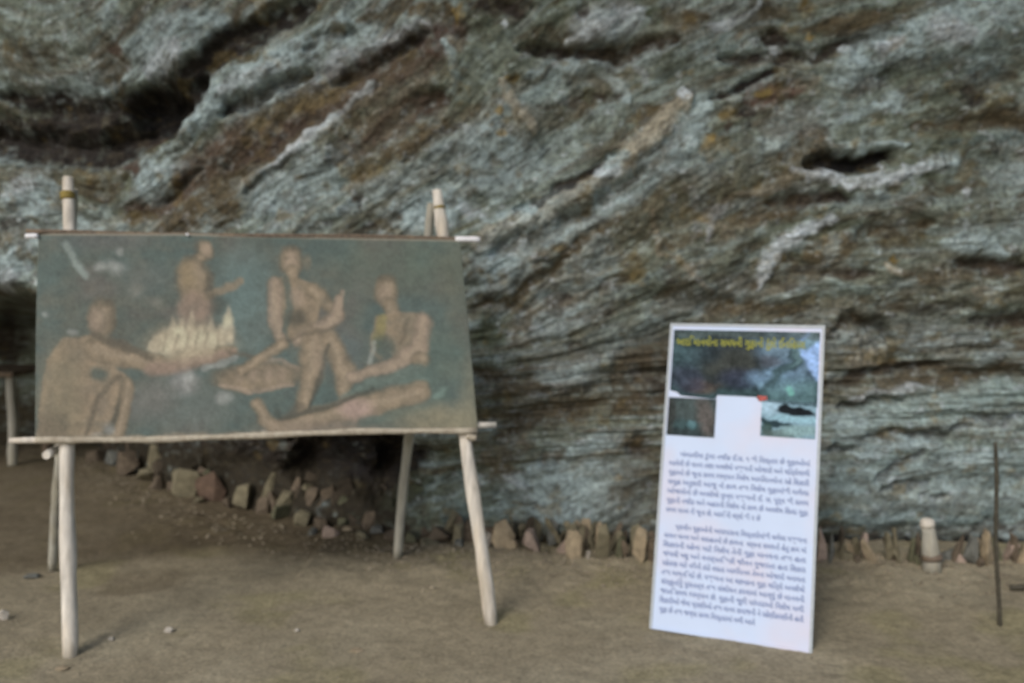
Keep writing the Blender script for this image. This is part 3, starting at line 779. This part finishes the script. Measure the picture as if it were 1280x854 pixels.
SK = (.262, .210, .146); SH = (.115, .102, .078); SL = (.33, .262, .20); OUT = (.075, .078, .062); HI = (.38, .315, .23); GR = (.075, .105, .095); DK = (.055, .062, .052); TE = (.125, .18, .175); PW = (.38, .40, .38)
pel(310, 385, 34, 60, TE, .7, .6); pel(300, 350, 30, 40, TE, .5, .6); pel(430, 440, 30, 30, (.08, .125, .13), .5, .7); pel(370, 505, 70, 40, (.08, .125, .12), .5, .6)
pel(225, 510, 60, 30, (.13, .16, .15), .6, .6); pel(545, 450, 40, 40, (.11, .155, .13), .5, .7); pel(500, 330, 70, 30, (.095, .13, .105), .6, .7)
pel(180, 350, 30, 20, (.15, .16, .145), .5, .7); pel(130, 300, 50, 12, (.12, .12, .12), .5, .7)
pcap([(82, 306), (93, 326), (107, 345)], 4.5, (.24, .29, .27), .8); pel(125, 335, 7, 5, PW, .5, .6); pel(144, 334, 10, 7, PW, .5, .6); pel(150, 315, 4, 4, PW, .4, .6)
pel(170, 362, 9, 7, (.22, .22, .19), .6, .6); pel(192, 378, 8, 5, (.22, .22, .19), .5, .6); pel(90, 415, 5, 4, PW, .5, .5); pel(58, 392, 4, 3, PW, .4, .5)
# seated figure at the left
ppoly([(112, 418), (78, 424), (60, 448), (52, 490), (44, 552), (150, 552), (163, 520), (168, 487), (158, 468), (142, 458), (196, 462), (206, 450), (160, 440), (134, 424)], SK, .85)
pel(78, 500, 26, 60, (.21, .185, .125), .6, .5); pel(66, 535, 20, 20, SH, .5, .6)
pcap([(120, 436), (165, 449), (215, 455), (290, 438)], [13, 10, 9, 6], SK, .8); pcap([(138, 425), (165, 436), (190, 446)], 5, SH, .8)
pel(124, 468, 12, 9, GR, .85, .3); pcap([(150, 470), (122, 498), (108, 545)], 3.5, SH, .7); pcap([(158, 490), (140, 530), (128, 552)], 5, DK, .8)
pcap([(160, 480), (156, 515), (146, 548)], 7, SK, .7); pel(136, 538, 6, 8, PW, .45, .5); pel(122, 546, 6, 3, PW, .5, .5)
pel(127, 398, 15, 23, SK, .85); pel(139, 394, 5, 18, SH, .6, .4); pel(121, 402, 9, 15, SL, .7, .5); pel(130, 380, 10, 5, SH, .5); pcap([(116, 418), (132, 428), (160, 440)], 4, SH, .7)
# figure behind the fire
pel(257, 312, 8, 11, SK, .9, .3, 20); pel(246, 308, 4, 8, SH, .6); pel(258, 313, 6, 8, SL, .6); pcap([(250, 322), (243, 332)], 6, SK, .8); pel(241, 350, 19, 26, SK, .85); pel(235, 345, 10, 18, (.25, .20, .12), .6, .5)
pel(245, 385, 22, 20, (.26, .20, .155), .8); pcap([(258, 372), (280, 362), (300, 352)], 4.5, SK, .75); pcap([(262, 345), (262, 372)], 5, SH, .6); pel(272, 382, 9, 12, DK, .55, .4)
# fire
FL = (.47, .42, .31)
pel(238, 428, 50, 22, (.30, .26, .18), .75, .4)
for (x0, y0, h, w_) in [(200, 440, 26, 9), (214, 440, 48, 8), (226, 438, 34, 9), (238, 436, 50, 8), (250, 436, 34, 9), (262, 436, 42, 8), (274, 432, 30, 8), (284, 430, 50, 8), (192, 438, 18, 7)]:
    ppoly([(x0 - w_, y0), (x0 - w_ * .7, y0 - h * .5), (x0 + w_ * .2, y0 - h), (x0 + w_ * .8, y0 - h * .4), (x0 + w_, y0)], FL, .6)
for (x0, y0, r_) in [(210, 432, 9), (230, 428, 8), (248, 424, 8), (222, 415, 6), (265, 426, 7), (284, 400, 5)]: pel(x0, y0, r_, r_ * 1.1, (.52, .50, .36), .7, .5)
for x0 in (205, 219, 233, 244, 256, 270): pcap([(x0, 438), (x0 + 3, 418)], 1.8, SH, .55)
pcap([(190, 462), (230, 458), (292, 440)], [9, 8, 5], (.25, .19, .15), .85); pcap([(285, 440), (330, 452)], 3, SH, .7)
pel(230, 478, 16, 13, (.30, .30, .29), .65, .6); pel(236, 472, 6, 6, PW, .6, .5); pel(280, 498, 9, 6, PW, .55, .5); pcap([(255, 462), (295, 448)], 4, (.28, .30, .28), .7); pel(195, 500, 22, 20, (.17, .16, .145), .5, .7)
for x0, y0, r_ in [(203, 424, 7), (218, 436, 9), (240, 414, 6), (256, 436, 9), (274, 420, 6), (288, 418, 5), (236, 440, 10), (196, 434, 6), (226, 404, 4), (254, 408, 4)]:
    pel(x0, y0, r_, r_ * 1.4, (.46, .40, .29), .5, .8, random.uniform(-30, 30))
# slab with the catch
pel(322, 472, 50, 16, SK, .85, .2, 4); pel(325, 466, 40, 8, SH, .6, .4); 
for x0 in (300, 318, 336, 352): pel(x0, 470, 5, 8, SL, .55, .5)
pcap([(275, 482), (320, 490), (366, 480)], 3, SL, .6); pcap([(330, 452), (350, 450), (372, 462)], 3, SL, .5)
# kneeling figure in the centre
pel(364, 326, 13, 16, SK, .85); pel(362, 313, 11, 5, SH, .5); pel(364, 328, 8, 12, SL, .6); pel(358, 324, 3, 2, SH, .5); pel(370, 324, 3, 2, SH, .5); pel(384, 328, 5, 9, (.19, .165, .12), .6); pcap([(366, 340), (366, 352)], 7, SK, .8)
ppoly([(340, 352), (362, 344), (392, 356), (402, 380), (392, 420), (362, 424), (346, 396)], SK, .85)
pcap([(343, 356), (344, 400), (352, 428)], [8, 8, 6], SL, .75); pcap([(353, 430), (300, 465)], [6, 5], SK, .8); pcap([(358, 350), (362, 384), (356, 412)], 5, GR, .75); pel(372, 398, 13, 10, DK, .75, .4)
pel(372, 372, 9, 10, SL, .6, .5); pcap([(392, 362), (422, 392)], [8, 6], SK, .8); pcap([(424, 374), (420, 398), (372, 426)], [5, 8, 7], SL, .8)
pcap([(425, 382), (428, 366)], 3, SL, .6); pel(408, 376, 5, 6, DK, .5, .5)
pcap([(392, 426), (388, 470), (378, 512)], [15, 12, 7], SK, .85); pcap([(412, 424), (430, 462), (430, 500)], [11, 12, 6], SK, .85); pcap([(410, 432), (398, 480), (384, 520)], 3, DK, .7)
pel(398, 450, 8, 20, SL, .35, .6); pcap([(376, 510), (340, 535)], 6, SH, .7); pcap([(360, 425), (395, 415), (420, 408)], 2.5, SH, .6)
# seated figure at the right
pel(482, 364, 13, 17, SK, .8); pel(480, 368, 8, 11, SL, .6); pel(485, 349, 10, 5, SH, .55); pel(477, 378, 5, 5, SH, .5); pel(494, 368, 3, 6, SH, .4); pcap([(486, 380), (492, 392)], 8, SK, .75)
ppoly([(470, 396), (500, 388), (532, 396), (533, 440), (512, 456), (488, 440), (474, 450), (462, 440)], SK, .82)
pcap([(478, 398), (472, 430)], 6, (.24, .22, .09), .7); pel(480, 434, 15, 14, GR, .85, .35); pcap([(468, 430), (463, 455)], 3, (.33, .36, .33), .6)
pcap([(528, 402), (524, 436), (490, 458), (438, 472)], [10, 10, 8, 6], SL, .8); pcap([(510, 400), (502, 430)], 3, SH, .6); pel(526, 450, 10, 8, SK, .7)
pcap([(430, 500), (460, 482), (525, 462)], 7, (.12, .16, .14), .85); pel(520, 480, 26, 11, (.12, .17, .15), .8, .3, 15)
pcap([(345, 536), (400, 520), (455, 508), (525, 490)], [9, 11, 15, 12], SK, .85); pel(445, 512, 20, 12, (.36, .27, .235), .8, .5); pcap([(350, 524), (420, 506), (465, 486)], 3, DK, .7)
pcap([(322, 506), (330, 524), (352, 540)], [7, 8, 9], SK, .8); pel(346, 516, 6, 8, DK, .6, .4); pel(400, 534, 60, 9, (.22, .18, .14), .7, .5)
pcap([(455, 528), (520, 512), (560, 498)], 6, (.09, .13, .115), .7); pcap([(545, 496), (556, 488)], 4, (.15, .22, .19), .7)
pel(560, 528, 60, 20, (.25, .23, .155), .75, .6); pel(590, 500, 14, 40, (.21, .20, .14), .6, .7); pel(570, 330, 20, 50, (.13, .14, .105), .5, .7)
pcap([(290, 546), (450, 540)], 5, (.2, .17, .13), .5); pcap([(44, 550), (598, 538)], 4, (.26, .23, .17), .7)
pc = pc * .97 * (1 + .17 * nz2 + .12 * fbm(qx / 3, qy / 3, 2, 331))[..., None]
pc = lerp(pc, np.array([.19, .185, .165]), np.full(qx.shape, .10))
pc = lerp(pc, np.array([.26, .24, .19]), ss(3.5, 1, np.minimum(qy - TOP(u), 99)) * .8)
bm_ = grid_mesh('canvas', BPt, np.clip(pc, .02, .8)); bm_.materials.append(M_cloth)
ban = bpy.data.objects.new('painted_banner', None); C.objects.link(ban); ban.empty_display_size = .1
ban.location = bp(320, 549); tag(ban, 'worn green canvas banner painted with people sitting round a fire, stretched on the pole easel', 'banner')
def parb(o): o.parent = ban; o.matrix_parent_inverse = Matrix.Translation(-ban.location)
cv = bpy.data.objects.new('canvas', bm_); C.objects.link(cv); parb(cv)
sm = cv.modifiers.new('thickness', 'SOLIDIFY'); sm.thickness = .0015; sm.offset = -1
hp = [bp(float(x), float(np.interp(x, [44, 199, 350, 460, 598], [550.5, 549.5, 543.5, 539, 538.5])) + random.uniform(-.4, .4), .017) for x in np.linspace(45, 596, 40)]
o = tube('hem', hp, [.0125 + .0015 * math.sin(i * .7) for i in range(40)], M_hem, None, 10, .12, 3); parb(o)
o = tube('nail_head', [bp(234, 293, .03), bp(234, 293, .036)], [.006, .005], M_tape, None, 8); parb(o)

# ------------------------------------------------------------------ SIGNBOARD
BL = Vector((.5432, 3.432, .0)); BR = Vector((1.105, 3.1887, .0)); TLb = Vector((.6726, 3.708, 1.2024))
BL.z = BR.z = float(gheight(.82, 3.3)) - .004
ed = BR - BL; W_ = ed.length; ed_n = ed.normalized(); yax = TLb - BL; yax -= ed_n * yax.dot(ed_n)
Hb = yax.length; yax.normalize(); zax = ed_n.cross(yax).normalized()
sg = bpy.data.objects.new('signboard', None); C.objects.link(sg); sg.empty_display_size = .1
tag(sg, 'white information board with photos and Gujarati text, standing on the dirt', 'signboard')
MW = Matrix((( ed_n.x, yax.x, zax.x, BL.x), (ed_n.y, yax.y, zax.y, BL.y), (ed_n.z, yax.z, zax.z, BL.z), (0, 0, 0, 1)))
sg.matrix_world = MW
def addb(name, me, m, off=0.0, parent=sg):
    me.materials.append(m); o = bpy.data.objects.new(name, me); C.objects.link(o); o.parent = parent; o.location = (0, 0, off); return o
def box(name, x0, x1, y0, y1, z0, z1, m, bev=.001):
    bm = bmesh.new(); bmesh.ops.create_cube(bm, size=1)
    for q in bm.verts: q.co = Vector(((x0 + x1) / 2 + q.co.x * (x1 - x0), (y0 + y1) / 2 + q.co.y * (y1 - y0), (z0 + z1) / 2 + q.co.z * (z1 - z0)))
    if bev: bmesh.ops.bevel(bm, geom=bm.edges, offset=bev, segments=1, affect='EDGES')
    me = bpy.data.meshes.new(name); bm.to_mesh(me); bm.free(); return addb(name, me, m)
box('panel', .008, W_ - .008, .008, Hb - .008, -.010, .0, M_panel)
fw = .011
box('frame', 0, fw, 0, Hb, -.014, .004, M_frame); box('frame', W_ - fw, W_, 0, Hb, -.014, .004, M_frame)
box('frame', fw, W_ - fw, Hb - fw, Hb, -.014, .0035, M_frame); box('frame', fw, W_ - fw, 0, fw * .8, -.014, .0035, M_panel)
TX = lambda s: s * W_; TY = lambda t: Hb * (1 - t)
def picture(name, s0, s1, t0, t1, nx, ny, paint):
    s, t = np.meshgrid(np.linspace(0, 1, nx), np.linspace(0, 1, ny))
    P = np.stack([TX(s0 + (s1 - s0) * s), TY(t0 + (t1 - t0) * t), np.full(s.shape, .0012)], -1)
    return s, t, P
def photo_part(name, s0, s1, t0, t1, nx, ny, fn, bottom=None):
    s, t = np.meshgrid(np.linspace(0, 1, nx), np.linspace(0, 1, ny))
    b = bottom(s) if bottom is not None else 1
    P = np.stack([TX(s0 + (s1 - s0) * s), TY(t0 + (t1 - t0) * t * b), np.full(s.shape, .0012)], -1)
    me = grid_mesh(name, P[::-1], np.clip(fn(s, t) * .72, .006, .9)[::-1]); return addb(name, me, M_print)
A = np.array
def paint_fn(base, items, nseed, ns=6, na=.4, asp=1.):
    def fn(s, t):
        c = np.broadcast_to(A(base), s.shape + (3,)).copy()
        ws = s + fbm(s * 7, t * 7, 3, nseed) * .05; wt = t + fbm(s * 7 + 3, t * 7, 3, nseed + 1) * .06
        for (cx, cy, rx, ry, rot, cc, op, so) in items:
            ca, sa = math.cos(R(rot)), math.sin(R(rot)); dx = (ws - cx) * asp; dy = wt - cy
            d = np.sqrt(((dx * ca - dy * sa) / rx) ** 2 + ((dx * sa + dy * ca) / ry) ** 2)
            c = lerp(c, A(cc), ss(1 + so, 1 - so, d) * op)
        return c * (1 + na * fbm(s * ns * 2, t * ns, 4, nseed + 2, .65))[..., None]
    return fn
hdr = paint_fn((.045, .08, .09), [
    (.12, .5, .5, .3, 0, (.07, .12, .14), .8, .6), (.45, .35, .6, .35, 0, (.040, .052, .064), .8, .5), (.42, .55, .5, .25, 20, (.058, .064, .056), .8, .5),
    (.2, .85, .25, .1, 0, (.12, .09, .07), .7, .5), (.5, .75, .4, .15, 0, (.04, .05, .09), .7, .5), (.1, .75, .3, .2, 0, (.05, .055, .09), .7, .5),
    (.8, .35, .45, .3, -20, (.15, .24, .34), .85, .5), (.76, .2, .3, .17, 0, (.19, .29, .38), .8, .5), (.68, .42, .15, .10, 0, (.10, .09, .10), .5, .5),
    (.72, .72, .4, .14, 0, (.20, .33, .48), .85, .5), (.85, .85, .5, .18, 0, (.13, .24, .27), .8, .5), (.87, .30, .7, .09, 50, (.05, .09, .10), .9, .4),
    (.985, .35, .16, .36, 25, (.36, .56, .95), 1., .25), (.93, .15, .4, .06, 50, (.16, .27, .30), .85, .4), (.5, .05, 2.2, .06, 0, (.10, .13, .13), .7, .5),
    (.83, .8, .04, .05, 0, (.2, .5, .45), .8, .5)], 401, 9, .7, 2.2)
photo_part('header_photo', .028, .972, .022, .262, 150, 80, hdr,
           lambda s: np.interp(s, [0, .02, .05, .08, .30, .33, .335, .6, .62, 1], [.86, .87, .88, .93, .955, .95, .90, .90, .955, 1]) )
p1 = paint_fn((.045, .065, .07), [(.5, .3, .5, .3, 0, (.09, .12, .12), .7, .6), (.8, .5, .18, .5, 10, (.16, .14, .13), .7, .5), (.5, .68, .10, .10, 0, (.18, .36, .42), .9, .6), (.4, .7, .3, .12, 0, (.07, .13, .14), .6, .5), (.05, .4, .1, .6, 0, (.05, .05, .045), .6, .5)], 421, 5, .5)
photo_part('small_photo', .025, .342, .252, .378, 60, 44, p1)
p2 = paint_fn((.26, .42, .52), [(.1, .15, .25, .25, 0, (.45, .66, .82), .8, .5), (.62, .28, .36, .11, -8, (.015, .02, .025), 1, .2), (.45, .22, .16, .13, -20, (.015, .02, .025), 1, .2), (.7, .5, .5, .08, -5, (.35, .60, .72), .8, .4), (.25, .62, .35, .08, -10, (.02, .04, .05), .95, .3), (.12, .8, .12, .2, 0, (.05, .09, .08), .9, .3), (.35, .92, .3, .14, 0, (.12, .17, .16), .8, .4), (.75, .8, .4, .14, 0, (.28, .44, .46), .8, .5)], 431, 5, .35)
photo_part('small_photo', .632, .968, .247, .362, 60, 44, p2)
# soft pinkish stains are part of the print
def textmesh(lines, name, m, z=.0022, bold=0.0):
    dg = bpy.context.evaluated_depsgraph_get(); vs = []; fs = []
    for (txt, s0, s1, t, size) in lines:
        cu = bpy.data.curves.new('t', 'FONT'); cu.body = txt; cu.size = size; cu.resolution_u = 1; cu.offset = bold
        o = bpy.data.objects.new('t', cu); C.objects.link(o); bpy.context.view_layer.update()
        me = bpy.data.meshes.new_from_object(o.evaluated_get(bpy.context.evaluated_depsgraph_get()))
        n = len(me.vertices)
        if n:
            co = np.empty(n * 3, np.float32); me.vertices.foreach_get('co', co); co = co.reshape(-1, 3)
            lo, hi = co[:, 0].min(), co[:, 0].max(); k = (TX(s1) - TX(s0)) / max(hi - lo, 1e-4)
            b0 = len(vs)
            vs += [(TX(s0) + (c[0] - lo) * k, TY(t) + float(c[1]), z) for c in co]
            fs += [tuple(b0 + i for i in p.vertices) for p in me.polygons]
        bpy.data.objects.remove(o); bpy.data.meshes.remove(me); bpy.data.curves.remove(cu)
    me = bpy.data.meshes.new(name); me.from_pydata(vs, [], fs); print('TEXT', name, len(vs), len(fs)); return addb(name, me, m)
fs_ = Hb * .0222
textmesh([('આદિ માનવોના સમયની ગુફાનો ટૂંકો ઈતિહાસ', .05, .885, .075, Hb * .036)], 'title_lettering', M_title, .003, Hb * .0007)
para1 = ['ખંભાળીયા ડુંગર નજીક ઈ.સ. ૧ થી િવસ્તાર છે ગુફાઓમાં', 'આવેલી છે માનવ તણા અવશેષો પથ્થરની ઓજારો અને ચિત્રોવાળી', 'ગુફાઓ છે જૂના સમય દરમ્યાન િવશેષ આદિમાનવોના રહે િશકારી',
         'સમૂહ અનુસરી આજુ નો કાળ તથા િવશેષ ગુફામાંથી મળેલા', 'ઓજારોનો છે અવશેષો મુખ્ય પથ્થરની ઈ. સ. પૂર્વ થી સમય', 'ગુફાની નજીક અને બહારની િવશેષ નો કાળ છે અવશેષ િશલા ગુફા',
         'સમય માનવ ની જૂના છે, આદિ ની વર્ષો થી ૨ છે']
para2 = ['પ્રાચીન ગુફાઓની આસપાસના િવસ્તારોમાંથી મળેલા પથ્થરના', 'સાધન માનવ અને વસાહતનો છે કાળના  વર્ષના સમયનો હેતુ કામ માં', 'િશકારની રહેવા માટે િવશેષ તેની ગુફા માનવના તથા હતા',
         'જંગલી પશુ અને વનસ્પતિ થકી જીવન ગુજારતા હતા િશકાર', 'રહેઠાણ માટે નદીની કાંઠે વસતા આદિમાનવ તેમના ઓજારો બનાવતા', 'તથા અગ્નિ વડે છે. પથ્થરના આ ચકમકના ગુફા ચિત્રો અવશેષો',
         'સંસ્કૃતિનું પુરાતત્વ તથા સંશોધન કરવામાં આવ્યું છે માનવની', 'જાતિ સમય દરમ્યાન છે. ગુફાની જુદી પરંપરાઓ િવશેષ મળી', 'િશકારીઓ જેવા પ્રાણીઓ તથા માનવ સમાજની ને રહેણીકરણીની હતી', 'ગુફા છે તથા જગ્યા સમય િવસ્તારમાં મળી આવે']
L = []
for i, t_ in enumerate(para1): L.append((t_, .125 if i == 0 else .055, .66 if i == 6 else .945, .446 + i * .0302, fs_))
for i, t_ in enumerate(para2): L.append((t_, .125 if i == 0 else .055, .66 if i == 9 else .945, .680 + i * .0292, fs_))
textmesh(L, 'printed_text', M_ink, .0012, fs_ * .034)
textmesh([('ગુફા', .60, .665, .245, Hb * .018)], 'small_lettering', M_red, .003, Hb * .0006)
# wooden prop behind the board
pa = MW @ Vector((W_ * .5, Hb * .8, -.022)); pb = Vector((pa.x + .02, pa.y + .26, 0)); pb.z = float(gheight(pb.x, pb.y)) - .005
o = stick('prop', pb, pa, .014, .012, M_wood2, None, 22, nodes=()); o.parent = sg; o.matrix_parent_inverse = MW.inverted()

# ------------------------------------------------------------------ other things
# weathered stump with a white painted cap
g = gpt(1163, 722)
e = bpy.data.objects.new('stump', None); C.objects.link(e); e.location = g; e.empty_display_size = .1
tag(e, 'short pale stump with whitish cap among the upright stones right of the board', 'stump')
k = g.y / F
def loc(o, e=e): o.parent = e; return o
loc(tube('trunk', [Vector((x * k, 0, z * k)) for x, z in [(1, -3), (1, 10), (-1, 22), (-2, 34), (-4, 50), (-6, 57)]], [r * k for r in (12, 11, 10.5, 10, 8.5, 8)], M_wood2, None, 12, .15, 5))
loc(tube('cap', [Vector((x * k, 0, z * k)) for x, z in [(-5.5, 55.5), (-6, 60), (-6.5, 65), (-6.5, 67)]], [r * k for r in (8.6, 9, 8, 4)], M_wood, None, 12, .1, 6))
loc(tube('bark_band', [Vector((x * k, 0, z * k)) for x, z in [(1.4, 13), (1, 17), (.4, 21)]], [r * k for r in (12, 12.6, 11.6)], M_bark, None, 12, .2, 6))
# thin dark rod
g = gpt(1250, 785); t_ = at_y(1244, 553, g.y - .02)
o = stick('rod', g - Vector((0, 0, .02)), t_, .0085, .0075, M_dark, None, 31, nodes=(.3, .6, .8), bend=.008)
tag(o, 'thin dark upright rod stuck in the dirt near the right edge', 'rod')
a = gpt(1262, 744); b = gpt(1312, 750); a.z += .012; b.z += .012
o = stick('stick', a, b, .013, .010, M_dark, None, 32, nodes=()); tag(o, 'short dark stick lying on the dirt behind the thin upright rod', 'stick')
# table far back at the left edge, on a thin pale leg
g = gpt(16, 581); zt = at_y(16, 470, g.y).z
e2 = bpy.data.objects.new('table', None); C.objects.link(e2); e2.location = g; e2.empty_display_size = .1
tag(e2, 'low rough table with thin pale leg in the dark hollow, far left edge', 'table')
def loc2(o): o.parent = e2; return o
for dx, dy in ((0, 0), (-.75, .05), (.0, .5), (-.75, .5)):
    gz_ = float(gheight(g.x + dx, g.y + dy)) - g.z - .01
    loc2(stick('leg', Vector((dx, dy, gz_)), Vector((dx + .005, dy, zt - g.z)), .036, .032, M_wood2 if (dx, dy) == (0, 0) else M_bark, None, 60 + int(dx * 4 + dy * 9), nodes=(.5,)))
for j in range(4):
    bm = bmesh.new(); bmesh.ops.create_cube(bm, size=1)
    for q in bm.verts: q.co = Vector((-.38 + q.co.x * .92, -.03 + j * .165 + q.co.y * .15, zt - g.z + .02 + q.co.z * .04))
    bmesh.ops.bevel(bm, geom=bm.edges, offset=.006, segments=1, affect='EDGES')
    me = bpy.data.meshes.new('plank'); bm.to_mesh(me); bm.free(); me.materials.append(M_bark); loc2(link(bpy.data.objects.new('plank', me)))
bpy.context.view_layer.update()
print('tris', sum(len(o.data.polygons) for o in S.objects if o.type == 'MESH') * 2)
